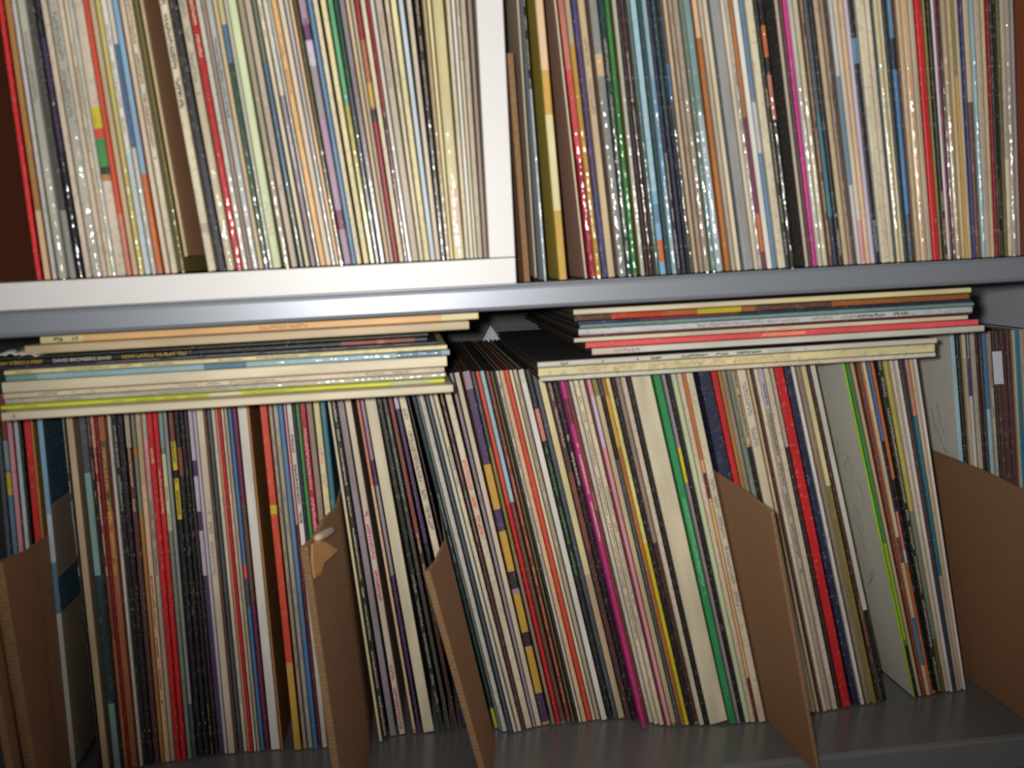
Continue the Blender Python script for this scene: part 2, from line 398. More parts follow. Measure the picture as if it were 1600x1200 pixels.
# ---- upper left row
UL = """
37.5 47.5 brightred f:darkred !bright red record sleeve at the left end of the upper left row
48.5 61 ochre s:peachpale:330:440
62 70.5 greige s:palegrey:0:440
71.5 87.5 greywhite p t:grey:50:160
88 100.5 charcoal s:grey:330:440 !dark charcoal record, the darkest of the pale spines at upper left
101 111 navyblack p s:purple:60:240
112.5 121.5 pinkcream
123 138 greywhite p t:grey:20:190
139 146.5 pinkcream s:pinkcream:0:440
147.5 153.5 cream t:rust:60:400
154 160.5 white p
161.5 176.5 pinkcream s:yellow:168:202 s:redorange:202:218 s:green:218:262 s:blackgreen:262:274 s:ochre:274:284 !picture blocked cream record sleeve with yellow and green patch on its spine
177 186 redorange s:salmon:335:440
187 196.5 tan t:greige:0:160
197 205 butter p
206 216 white t:grey:40:210 s:paleblue:240:440
216.5 224 white p s:blue:70:232
225 235 orange s:skyblue:0:273 !light blue and orange record sleeve split near mid height, upper left row
236 245.5 pinkcream
246 258 cream t:rust:0:250
262 267.5 olive p
268 274.5 tan f:covertan b:11 !brown cover record sleeve raised above its neighbours, upper left row
302 317.5 cream t:dark:0:170 s:greige:350:365
319 331 black s:navyblack:250:440 !thick black record sleeve beside the raised brown cover, upper left row
332.5 345 cream p t:grey:0:150
346.5 357 red p t:cream:0:90
358 366 white p
367 373 taupe
373.5 383 palegrey p t:slate:60:190
384 391 tan
391.5 399.5 darkgreen p s:yellowcream:0:60 s:steel:40:100 !dark green record sleeve in film, left of the pale green one
400 405.5 greywhite p
406 422 palegreen t:greige:300:370 s:palegreen:0:420 !wide pale green record sleeve in the middle of the upper left row
423 433.5 greige p
434.5 446.5 greige t:taupe:150:300
447.5 454.5 greengrey p s:steel:100:300
455.5 463.5 cream t:slate:0:60
464.5 473.5 mauvegrey t:white:180:300 s:greywhite:0:150
474 478.5 white p
479 488 peach t:ochre:70:150 s:peach:0:420 !peach orange record sleeve in the middle of the upper left row
488.5 497 pinkcream
498 503.5 palegrey p
504.5 509.5 peachpale
510.5 516.5 olivedark p t:yellow:320:400
518 530 mauve t:plum:30:60 s:lilac:50:110 s:purple:40:65 s:mauvegrey:105:180 s:plum:330:360 !mauve purple patterned record sleeve left of the steel blue one
530.5 538 steel !steel blue record sleeve right of the mauve patterned one
538.5 546.5 cream t:greige:300:400
549.5 558.5 yellowcream
560 568 oliveyellow p s:mint:0:165
569 575.5 slate p s:darkgreen:0:140
576.5 585 mauvegrey p
586 592 tan
592.8 598 greige t:taupe:100:300
598.6 606.5 darkred s:copper:64:175 s:gold:130:168 s:black:172:192 !dark red record sleeve with orange picture block, upper left row
607.5 615 cream
616 621 plum p s:crimson:0:180 s:dark:182:205
621.5 628 white p
628.5 640 greige t:taupe:20:140
641 648 cream t:taupe:20:150
649 658.5 yellowcream
659.5 668 paleblue
669 677.5 pinkcream t:tan:20:200
678 686.5 black p t:greige:0:300 !speckled black record sleeve near the right end, upper left row
687.5 693.5 tan p
694 699.5 yellowcream
700.5 718.5 yellowcream s:peachpale:290:370 p !wide yellowish cream boxed record near the right end, upper left row
719.5 726 cream
727 732.5 white
733.5 738 cream t:slate:0:95
739 748 greige
749 756 taupe
"""
sl_UL = [(38, .142), (112, .165), (177, .16), (225, .167), (262, .175), (319, .185), (406, .172), (479, .188), (530, .172), (575, .158), (620, .148), (660, .125), (686, .095), (705, .083), (737, .070), (762, .056)]
build_row(UL, 300, sl_UL, [(0, .7345), (800, .7345)], UW1, 'records packed upright in the white shelf', 'upper left')

# ---- upper right row
UR = """
826.5 833 greige b:3
839.5 847 paleblue p s:black:0:140 t:white:0:140 !white glossy record sleeve with black top, near the white panel, upper right row
862.5 877 gold f:coverolive s:peachpale:0:110 s:yellowcream:180:330 !wide golden boxed record sleeve with rounded spine, upper right row
899.5 905.5 cream f:covermauve
906.5 916 crimson p s:salmon:0:110 s:coral:110:250
917 925.5 gold p s:tan:0:70
926.5 934.5 indigo s:purple:60:300
935.5 946.5 tan t:taupe:60:180
953 965.5 grey f:taupe p s:peachpale:85:120
966.5 975 darkteal p t:greige:60:400
976 983.5 green p s:green:0:420 !green record sleeve at the left part of the upper right row
987.5 995 greywhite f:olive p
995.8 1000.5 dark
1001 1006.5 brownplum p t:white:70:300
1007 1011.5 black
1012 1016.5 greengrey p
1017.5 1027.5 skyblue s:lightblue:0:300 s:steel:320:350 s:orange:376:410 !orange footed light blue record sleeve with a small patch at its foot, upper right row
1028.5 1035.5 darkteal
1036.5 1043.5 lightblue p s:skyblue:120:300
1044.5 1051 navy t:tan:240:420
1052 1059 navy s:darkteal:0:200
1060 1064 black
1064.5 1070 slate p s:blue:100:160 s:rust:335:345
1071 1077 tan
1078.5 1086 taupe t:greige:0:400
1087 1096 greige p
1097.5 1104.5 greengrey p s:tealpale:260:420
1105.5 1117 paleblue p s:tealpale:0:180
1119 1127.5 brownorange s:peachpale:0:60 !brown orange record sleeve with wavy edge, upper right row
1129 1135.5 greige
1136 1143.5 cream
1144 1147 slate
1147.5 1163.5 grey s:grey:0:420 !wide plain grey boxed record sleeve, upper right row
1164 1170 pinkcream
1170.8 1177 greywhite p t:plum:100:400
1177.5 1183.5 plum s:brownorange:0:184 s:orange:335:394
1184.5 1192.5 cream s:white:0:420
1193.5 1200 steel s:palegrey:160:240
1201.5 1213 cream
1214.5 1221 blackgreen t:greige:140:400
1221.8 1228.5 black p s:orange:40:90 s:salmon:118:188 t:greengrey:200:330 !orange blocked black record sleeve with two blocks high on its spine, upper right row
1245.5 1251 greige f:charcoal
1252 1256.5 brownplum
1257.5 1264.5 magenta !magenta record sleeve, the only one of its colour in the upper right row
1265.2 1272 greywhite p
1273 1280.5 cream p
1282.5 1289 brown t:tan:0:400
1289.8 1297 teal s:slate:0:180 s:navy:340:420
1298 1305.5 black s:greywhite:0:0 s:blackgreen:300:420 t:greige:335:400
1306.5 1314 tan
1314.8 1321 taupe t:dark:100:340
1321.8 1326.5 darkbrown
1327.5 1333 palegrey s:steel:120:290
1334 1341 pinkcream s:pink:345:410
1341.8 1348.5 peachpale
1349 1355.5 lilac
1356.5 1365.5 navyblack s:steel:60:100 t:tealpale:345:400 !navy black record sleeve right of the lilac one, upper right row
1366.5 1380 greywhite s:cream:0:420
1381 1388.5 pinkcream
1389.2 1391.8 slate
1392.3 1399.5 yellowcream p
1400.2 1404.5 cream
1405.2 1412.5 blackgreen
1413.2 1420 blue s:slate:335:420 s:steel:0:60 s:navy:60:110 !blue record sleeve right of the dark green black one, upper right row
1421 1424 brown
1424.6 1431.5 tan
1432.2 1442 peachpale p
1443 1451 greige
1452.5 1462.5 red !scarlet record sleeve towards the right of the upper right row
1463.2 1467 olive
1467.6 1474.5 black t:tan:300:420
1475.2 1479 white
1479.6 1484 plum
1484.6 1488 black p
1489 1496 tan p
1497 1502.5 tan
1503.2 1507.5 gold s:olive:0:120
1508.5 1514.5 greige
1515.2 1520 indigo
1521 1529 brown s:tan:0:160
1530 1535.5 lightblue p !thin light blue record sleeve near the right end of the upper right row
1536.2 1545.5 greige
1546.2 1552 tan
1552.8 1556 darkred
1556.8 1566 black t:olivedark:280:400
1567 1572 olivedark t:black:0:300
1573 1580 cream s:greige:0:250
1580.8 1588 greige p
1588.6 1593.5 mauvegrey
"""
sl_UR = [(806, .048), (848, .085), (877, .09), (905, .118), (976, .104), (1017, .112), (1070, .118), (1118, .126), (1147, .13), (1184, .13), (1257, .116), (1306, .118), (1356, .105), (1452, .075), (1530, .052), (1553, .04), (1594, .03)]
build_row(UR, 300, sl_UR, [(800, .738), (1600, .738)], UG1, 'records packed upright on the upper metal shelf', 'upper right')

# ---- lower shelf: main row between the dividers
YL = [(60, .822), (160, .824), (341, .832), (461, .824), (520, .820), (560, .836), (625, .832), (665, .838), (700, .818), (760, .826), (880, .825), (960, .802), (1025, .797), (1120, .793), (1250, .803), (1356, .81), (1462, .815)]
LA = """
67 76 skyblue f:covernavy g:covernavy:640:790 g:covergrey:790:905 g:covernavy:905:960 g:covergrey:960:1200 s:lightblue:0:700 s:skyblue:650:800 s:paleblue:805:960 s:steel:880:960 s:palegrey:960:1200 !sky blue record sleeve with navy cover beside the left cardboard divider, lower shelf
107 112.5 black p t:greywhite:640:900 f:blackgreen
113 124.5 tan f:covergrey !tan record sleeve right of the black one near the left end, lower shelf
133 144 tealpale f:taupe s:slate:640:740 s:tealpale:760:920 s:darkteal:900:1100
145 149.5 black t:tan:640:780
150.5 157 brownred t:cream:640:900 s:salmon:640:700 s:darkred:700:780 s:copper:1000:1200
157.8 161.5 darkred
162 173 copper s:brown:690:800 t:gold:700:900
173.5 176.5 maroon
177.3 182.5 greywhite !thin greyish white record sleeve between copper and black spines, lower shelf
183.5 191.5 black t:grey:650:800
192 201 black
202.5 211 brownplum s:greige:640:700 t:tan:700:800
212.5 219 ochre s:greengrey:640:700 s:greengrey:720:805
220 228.5 peachpale s:tan:640:760 t:rust:900:1100
229.5 237 greige s:pink:690:775 t:slate:780:900
238 246.8 red t:peach:700:725 !deep red record sleeve, left one of two touching red spines, lower shelf
247.2 255.5 red t:tan:720:810
256.5 263.5 greengrey s:tealpale:640:700 s:palegreen:710:830 t:olive:760:1000
264 270 slate s:grey:640:1100
272.5 280.5 black s:brownred:645:690 s:yellow:690:735 s:yellow:748:812 t:black:690:812 !yellow lettered black record sleeve, lower shelf left part
281 289 black s:brownred:700:745
290 296.5 black t:olive:1100:1180
297 302.5 dark
303.5 310.5 lilac s:purple:720:745 s:purple:800:830 s:purple:900:1180 !violet edged white record sleeve right of the black group, lower shelf
311 316 lilac
317 328.5 pinkcream t:grey:800:900
329.5 332.5 brown
333 339.5 slate
340.5 346.5 cream t:grey:1000:1100
347.2 351 salmon
351.4 355.5 red !thin red record sleeve between cream ones, lower shelf left part
356.5 360.5 cream t:taupe:640:1100
361.5 366 greige
366.5 372.5 blue s:coral:885:905 s:slate:905:950
373.5 380.5 plum s:brown:790:940
382 397.5 cream s:white:640:1200 !wide white-cream record sleeve beside dark brown cover, lower shelf
398 401.5 ochre f:coverbrown
418 430 redorange f:darkbrown s:yellow:790:804 s:gold:1036:1180 !orange red record sleeve with small yellow blocks, lower shelf
431 438 taupe t:tan:640:1170
438.5 446.5 grey t:tan:640:1170
447 454.5 blue s:steel:700:1000
455.5 459.5 pink s:maroon:820:1170
460 468.5 greywhite t:dark:680:820 s:white:820:1000
469.5 473.8 navy
474.2 480.5 green s:green:640:1170 s:blackgreen:900:1000
481.2 490.5 crimson t:pink:670:840 !crimson record sleeve with pink lettering beside the green one, lower shelf
491.5 501 taupe
502.5 512.5 yellowcream t:pink:700:760
513.5 521.5 teal
"""
sl_LA = [(-10, .09), (18, .095), (67, .098), (113, .106), (238, .084), (303, .094), (418, .102), (480, .108), (525, .107)]
sl_L = [(-10, .09), (18, .095), (67, .098), (113, .106), (238, .084), (303, .094), (418, .102), (480, .115), (531, .153), (593, .178), (640, .205), (653, .226), (672, .238), (678, .25), (712, .252), (742, .238), (762, .228), (830, .24), (910, .238), (1025, .227), (1120, .209), (1247, .203), (1307, .215), (1356, .213), (1410, .18), (1462, .147)]
build_row(LA, 760, sl_LA, YL, ZS, 'records upright at the left of the lower shelf', 'lower shelf')
LB = """
531.5 536.5 cream s:yellowcream:800:1150
537.5 545.5 blackgreen t:greige:620:1150
547 558.5 mauvegrey t:taupe:620:760 !mauve grey record sleeve right of the first torn divider, lower shelf
560 571 pinkcream t:magenta:800:940 t:magenta:1040:1140
579 584.5 salmon f:taupe s:peachpale:760:1140
585.5 592 purple s:mauve:620:720 s:mauvegrey:760:900
593 613.5 cream s:cream:600:1150 !wide double cream record sleeve right of the mauve grey one, lower shelf
614.5 623 blackgreen t:grey:900:1100
623.5 631.5 charcoal t:greengrey:640:800
633 641.5 brownred s:darkbrown:840:1140 t:greige:820:900
643 652.5 purple s:lilac:600:640 s:navyblack:850:1140
653.5 666.5 cream t:taupe:640:830 s:purple:880:1140
668 672 darkbrown s:dark:600:1140
678 685 darkteal p t:tealpale:770:880 s:limeyellow:1108:1165 !dark teal record sleeve with pale lettering beside the second divider, lower shelf
685.5 688.5 grey p
689 697.5 white p
699 704.5 slate
705.5 711.5 greywhite
712.5 720.5 cream t:taupe:700:760
721.5 728.5 brownplum t:grey:600:860
729.5 742 cream t:coral:720:842 !red lettered cream record sleeve, middle of lower shelf
743.5 750 mauvegrey t:slate:700:790
750.5 760.5 pinkcream
762.5 775.5 gold s:mauve:560:610 s:purple:610:728 s:purple:798:832 s:dark:895:922 s:mauve:922:930 s:dark:990:1012 s:purple:1085:1130 !golden yellow record sleeve with purple bands, middle of lower shelf
776.5 782.5 olive s:slate:560:700 s:taupe:870:1130
783.5 790.5 redorange s:red:790:1130
791 798.5 lightblue s:brownred:786:830 s:brown:830:1130
800 806.5 brownred t:salmon:700:1100
807.5 812 olivedark
812.8 816.3 dark
816.8 821.5 greywhite t:dark:600:900
822 829.8 peachpale
830.2 837.8 redorange !red orange record sleeve in the middle of the lower shelf
838.4 843.5 cream
844.5 851 greige t:olive:600:900
852.5 862 greywhite s:white:600:1130
863.5 871 blackgreen t:green:700:900 s:salmon:640:690
872.5 879.5 slate
880.5 891 yellowcream s:tan:900:1130
892.5 900.5 brownplum t:greige:600:700 s:brownred:740:860
901.5 909.5 black t:greige:680:760
910.5 917.8 magenta t:pinkcream:690:840 s:plum:620:660 y:-14 !magenta record sleeve with pale lettering, lower shelf right of middle
918.4 926 rust s:copper:770:800
927.5 933.5 greywhite
934.2 942 cream t:taupe:620:1000
942.8 950.5 cream t:grey:760:1000
951 954.5 maroon
955 961.8 pink s:lilac:620:700
962.8 971 olive s:tan:620:1130
972 977.5 slate s:black:620:720
978 984.3 brownorange s:gold:620:700
984.8 991.5 butter s:yellow:850:1130 !butter yellow record sleeve beside an orange one, lower shelf
992.5 999.5 black
1000.2 1007 taupe s:darkbrown:850:1130
1008 1016 pinkcream
1017 1024.3 black
1025 1057.5 cream f:cream s:cream:560:1140 !very wide plain cream record box, lower shelf
1058.5 1070 brightgreen t:mint:780:930 !bright green record sleeve beside the wide cream box, lower shelf
1071 1077 mauvegrey s:yellow:700:755
1078 1085 black
1086 1094 palegreen
1094.5 1102.5 pinkcream
1103 1107.6 peach s:orange:580:720 s:maroon:740:780 s:peach:785:1020 s:maroon:1060:1130
1108.2 1120 cream t:grey:750:950 !faintly lettered cream record sleeve against the third cardboard divider, lower shelf
"""
build_row(LB, 760, sl_L, YL, ZS, 'records upright in the middle of the lower shelf', 'lower shelf')
LC = """
1128 1147 navy s:navy:560:1140 !wide dark navy boxed record sleeve behind the third cardboard divider
1148 1157 red
1157.8 1163 ochre
1164 1171.5 taupe
1172.3 1180 greengrey t:olivedark:560:700
1180.5 1188 tan t:black:560:800 s:black:700:790
1189 1203 cream t:grey:600:700
1204.2 1209 tan
1209.6 1213.5 brownplum
1214.3 1221 cream
1221.8 1229.5 greige t:slate:600:900 s:lilac:560:640
1230.3 1239 pinkcream
1240.2 1246.3 dark s:greige:560:700
1247 1262 red s:red:560:1110 !wide red record sleeve on the right of the lower shelf
1263 1274 navy s:navy:560:1110
1275 1281 white
1282.5 1290 taupe
1291 1299 yellowcream s:olive:760:1100
1300.5 1306.3 darkbrown t:salmon:930:1050
1307 1315 greywhite s:black:955:1105
1356.3 1361 lime f:white
1361.5 1367.5 green s:lime:850:1000 s:black:1010:1090 !green record sleeve beside a pale cover, right part of lower shelf
1368.5 1374 tan
1377 1383.3 brownred
1384 1390.8 peachpale s:brownred:840:880 s:blue:965:1040
1391.4 1396.5 blue s:black:690:800 s:salmon:800:860 s:palegrey:860:880 s:orange:880:1080
1397.2 1403.5 orange s:black:750:880 s:black:880:1080
1405 1414 blackgreen t:greige:560:1080
1415.2 1423 oliveyellow s:greengrey:800:1080 s:olivedark:1000:1090
1424 1430 pinkcream
1430.5 1436 white
1437 1443.5 brownplum s:purple:900:1080
1444.2 1451 teal s:salmon:545:650 s:greige:900:1080
1452.2 1456.8 peachpale
1457.3 1462 white !outermost white record sleeve at the right end, against the large brown divider, lower shelf
"""
build_row(LC, 760, sl_L, YL, ZS, 'records upright at the right of the lower shelf', 'lower shelf')
LD = """
1 8 slate
9 17 steel s:rust:560:720 s:yellow:740:775 s:tealpale:690:735
18 26.5 pink !pink record sleeve behind the peeling cardboard divider at left, lower shelf
27 29.5 maroon
30 37 paleblue
38 42 blackgreen
45.5 56 brightred
56.6 61.5 ochre
"""
build_row(LD, 760, sl_LA, [(0, .836), (80, .836)], ZS, 'records behind the left cardboard divider', 'lower shelf')
LE = """
1490 1497.5 lightblue f:white !sketch-covered light blue record sleeve, behind the brown divider at right
1499 1506 blackgreen s:blackgreen:500:800
1507 1513 tan s:yellowcream:500:560
1514 1519.5 indigo t:greywhite:520:560 s:palegrey:620:760
1520.5 1528 greige
1529.5 1533 darkbrown
1533.6 1538 charcoal
1538.6 1545 blue s:blue:500:620 s:lightblue:640:800
1546 1553 greige p t:white:600:780
1553.6 1557 charcoal p
1558 1566 brownplum
1566.8 1575 maroon s:brownplum:500:800
1575.8 1584 brownplum
1585 1589 tan
1589.6 1597 cyanblue !cyan blue record sleeve behind the brown divider at the right edge of the picture
1598 1608 greige
1609 1617 navy
"""
build_row(LE, 600, [(1490, .075), (1600, .05)], [(1480, .86), (1620, .86)], ZS, 'records behind the right cardboard divider', 'lower shelf')

# small white sticker bridging two spines at the far right
P = atY(1548, 549, .858); Q = atY(1566, 599, .858)
k = .055
st = obj('price_sticker', [(P.x-.0, .8555, ZC+P.z), (P.x+.0088, .8555, ZC+P.z), (Q.x, .8555, ZC+Q.z), (Q.x-.0088, .8555, ZC+Q.z),
      (P.x, .8562, ZC+P.z), (P.x+.0088, .8562, ZC+P.z), (Q.x, .8562, ZC+Q.z), (Q.x-.0088, .8562, ZC+Q.z)],
     [(0, 3, 2, 1), (4, 5, 6, 7), (0, 1, 5, 4), (1, 2, 6, 5), (2, 3, 7, 6), (3, 0, 4, 7)], M_LABEL)
tag(st, 'blank white paper sticker on the spines behind the right brown divider', 'sticker')

# ------------------------------------------------------------------ flat piles on top of the lower row
def pile(rows, group, Yd):
    prev = None; below = None
    n = len(rows)
    for i, r in enumerate(rows):
        xl, xr, yt, yb, xm, d, lab = r[:7]           # left/right ends, top/bottom at x = xm
        Y = Yd[i] if isinstance(Yd, list) else Yd
        zb = atY(xm, yb, Y).z; zt = atY(xm, yt, Y).z
        if below is not None: zb = max(zb, below+.00015)
        t = max(.0016, zt-zb-.0001)
        X0 = atY(xl, (yt+yb)/2 + (xm-xl)*.062, Y).x
        sp = parse('0 10 '+d)
        def U(px):
            return atY(px, (yt+yb)/2+(xm-px)*.062, Y).x - X0
        for key in 's', 't', 'g': sp[key] = [(U(a), U(b), c) for a, b, c in sp[key]]
        W = .3135
        # spine runs along +x: local z -> +x, local x (thickness) -> -z : start at top left
        ob = record((X0, Y, ZC+zb+t), 0, t, sp, group, lab, L=W)
        ob.rotation_euler = (0, math.pi/2, math.radians(r[7] if len(r) > 7 else 0))
        below = zb+t
        r_obj.append((ob, X0, Y, zb, t))
    return below
r_obj = []
# bottom first: xl, xr, top, bottom at x=xm
left = [
 (1, 712, 617, 629.5, 450, 'pinkcream t:mauve:17:38 s:cream:1:720', 'pinkish cream record sleeve at the bottom of the left pile', 0),
 (0, 694, 606.5, 616.5, 450, 'limeyellow t:olive:37:60 t:olive:165:195 t:olive:212:325 s:cream:328:375 t:olive:375:445 s:palegreen:608:672 t:olive:608:672', 'lime yellow record sleeve, second from the bottom of the left pile', 0),
 (7, 693, 597, 606, 450, 'greywhite p t:grey:85:135 t:grey:245:370', 'white record sleeve in clear film just above the lime yellow one, left pile', 0),
 (4, 693, 588, 596.5, 450, 'pinkcream t:taupe:40:90 t:taupe:278:430 t:taupe:570:640', 'pinkish record sleeve with faint grey lettering, directly beneath the thick cream one, left pile', 0),
 (2, 697, 570.8, 587.5, 450, 'cream s:cream:0:700', 'thick plain cream record sleeve in the middle of the left pile', 0),
 (8, 697, 561, 570.2, 450, 'lightblue p s:tealpale:8:58 s:steel:318:385 s:steel:620:690', 'light blue record sleeve in shiny film, middle of the left pile', 0),
 (5, 697, 553.2, 560.3, 450, 'yellowcream t:olivedark:25:48 t:olivedark:83:270 t:olivedark:330:500', 'thin cream record sleeve with lettering above the light blue one, left pile', 0),
 (-4, 655, 546.5, 552.6, 450, 'navy t:greengrey:150:640', 'thin navy record sleeve under the black one with yellow title, left pile', 0),
 (-22, 652, 538.5, 546, 450, 'black s:rust:533:648 s:copper:590:600', 'black record sleeve with yellow and white title lettering, left pile', 0),
 (-16, 657, 532.5, 538, 450, 'blackgreen', 'thin greenish black record sleeve above the lettered black one, left pile', 0),
 (38, 735, 517, 530.8, 450, 'pinkcream s:tan:38:735', 'pinkish tan record sleeve, second from the top of the left pile', 0),
 (62, 743, 504, 516.8, 450, 'peach s:yellowcream:62:130 s:peach:130:660 t:dark:84:122 t:ochre:404:480 s:yellowcream:690:745', 'golden cream record sleeve on top of the left pile', 0),
]
pile(left, 'records lying flat in the left pile', [.734, .748, .754, .754, .748, .750, .752, .760, .760, .765, .749, .758])
left_objs = list(r_obj)
# legible title lettering on the black sleeve
def lettering(ob_info, text, px0, px1, colr, par):
    ob, X0, Y, zb, t = ob_info
    cu = bpy.data.curves.new('lettering', 'FONT'); cu.body = text; cu.size = t*1.02; cu.extrude = .00004; cu.offset = t*.012
    tmp = bpy.data.objects.new('tmp', cu); COL.objects.link(tmp)
    dg = bpy.context.evaluated_depsgraph_get(); me = bpy.data.meshes.new_from_object(tmp.evaluated_get(dg))
    bpy.data.objects.remove(tmp)
    xs = [v.co.x for v in me.vertices]; w = max(xs)-min(xs)
    a = atY(px0, 560, Y).x; b = atY(px1, 560, Y).x; k = (b-a)/w
    for v in me.vertices:
        x, y, z = v.co; v.co = ((x-min(xs))*k + a - X0, -z-.00012, y + zb + t*.14 - (zb+t))
    # into the sleeve's local frame: local z = +x world, local x = -z world
    for v in me.vertices:
        x, y, z = v.co; v.co = (-z, y, x)
    me.materials.append(colr)
    o = bpy.data.objects.new('title_lettering', me); COL.objects.link(o); o.parent = next(c for c in par.children if c.name.startswith('spine'))
    return o
M_INKY = plain('yellow_ink', (196, 160, 40), .5); M_INKW = plain('white_ink', (196, 190, 176), .5)
bi = left_objs[8]
lettering(bi, 'FANTASY STEREO F-79007', -20, 66, M_INKY, bi[0])['label'] = 'yellow lettering'
lettering(bi, 'DAVID BROMBERG BAND', 83, 174, M_INKW, bi[0])['label'] = 'white lettering'
lettering(bi, "HOW LATE'LL YA PLAY 'TIL?", 191, 292, M_INKY, bi[0])['label'] = 'yellow lettering'
# crumpled clear bag squeezed at the left end of the pile
Vb, Fb = [], []; rr = random.Random(3); nx, ny = 16, 8
Pb = atY(-30, 548, .742); ztop = left_objs[9]
for j in range(ny+1):
    for i in range(nx+1):
        x = Pb.x + .036*i/nx; y = .742 + .06*j/ny; e = math.sin(math.pi*i/nx)**.5
        Vb.append((x, y+rr.uniform(-.001, .001), ZC + left_objs[9][3]+left_objs[9][4] + .0012 + (.0045*e if 0 < j < ny else .003*e)*rr.uniform(.5, 1.2)))
for j in range(ny):
    for i in range(nx): k = j*(nx+1)+i; Fb.append((k, k+1, k+nx+2, k+nx+1))
M_BAG = plain('cloudy_plastic', (206, 204, 190), .25, noise=.1, nscale=200, bump=.6)
bag = obj('plastic_bag', Vb, Fb, M_BAG, smooth=True); sm = bag.modifiers.new('thick', 'SOLIDIFY'); sm.thickness = .0006
tag(bag, 'crumpled cloudy plastic bag wedged at the left end of the left pile', 'bag')

r_obj = []
right = [
 (842, 1465, 569.5, 576.5, 1160, 'greywhite f:darkbrown s:pinkcream:1100:1340', 'white record sleeve at the bottom of the right pile', 0),
 (840, 1466, 555.5, 569, 1160, 'yellowcream f:darkbrown t:tan:900:1250', 'thick yellowish cream record sleeve near the bottom of the right pile', 0),
 (839, 1474, 546.5, 555, 1160, 'greywhite f:charcoal t:black:875:905 t:black:940:960 t:black:995:1035 t:black:1065:1190 t:grey:1200:1260', 'white record sleeve with small black lettering, third from the bottom of the right pile', 0),
 (926, 1540, 541.5, 546, 1160, 'plum s:dark:900:1480', 'thin dark plum record sleeve under the pinkish white one, right pile', 0),
 (924, 1555, 530.5, 541, 1160, 'pinkcream f:dark s:greywhite:980:1560 t:mauve:960:1000', 'pinkish white record sleeve reaching furthest right in the right pile', 0),
 (914, 1538, 520.5, 530, 1160, 'coral f:brownplum t:peach:1190:1260', 'coral red record sleeve in the right pile', 0),
 (896, 1524, 513, 520, 1160, 'cream f:darkbrown t:greige:1060:1240', 'thin cream record sleeve lying on the coral red one, right pile', 0),
 (905, 1530, 509.8, 512.7, 1160, 'maroon', 'very thin maroon record sleeve above the cream one, right pile', 0),
 (903, 1536, 499.5, 509.5, 1160, 'palegrey f:charcoal t:grey:1090:1340 t:slate:1340:1420 s:paleblue:1422:1448', 'grey white record sleeve with grey lettering and blue patch, right pile', 0),
 (905, 1534, 492.5, 499, 1160, 'tealpale p f:charcoal s:tealpale:905:1534', 'pale teal grey record sleeve below the navy purple one, right pile', 0),
 (902, 1530, 487.8, 492.2, 1160, 'navy f:dark s:plum:1000:1155 s:indigo:905:960', 'thin navy purple record sleeve under the red and gold one, right pile', 0),
 (897, 1534, 478, 487.5, 1160, 'brownorange p f:darkbrown s:brown:897:955 s:redorange:955:1035 s:orange:1035:1090 s:yellow:1090:1158 s:brown:1180:1300', 'record sleeve fading from red through gold to brown, right pile', 0),
 (895, 1540, 468.8, 477.5, 1160, 'yellowcream f:brown s:cream:895:1200', 'cream record sleeve on top of the right pile', 0),
]
pile(right, 'records lying flat in the right pile', [.755, .755, .750, .772, .756, .757, .757, .760, .757, .757, .757, .757, .752])

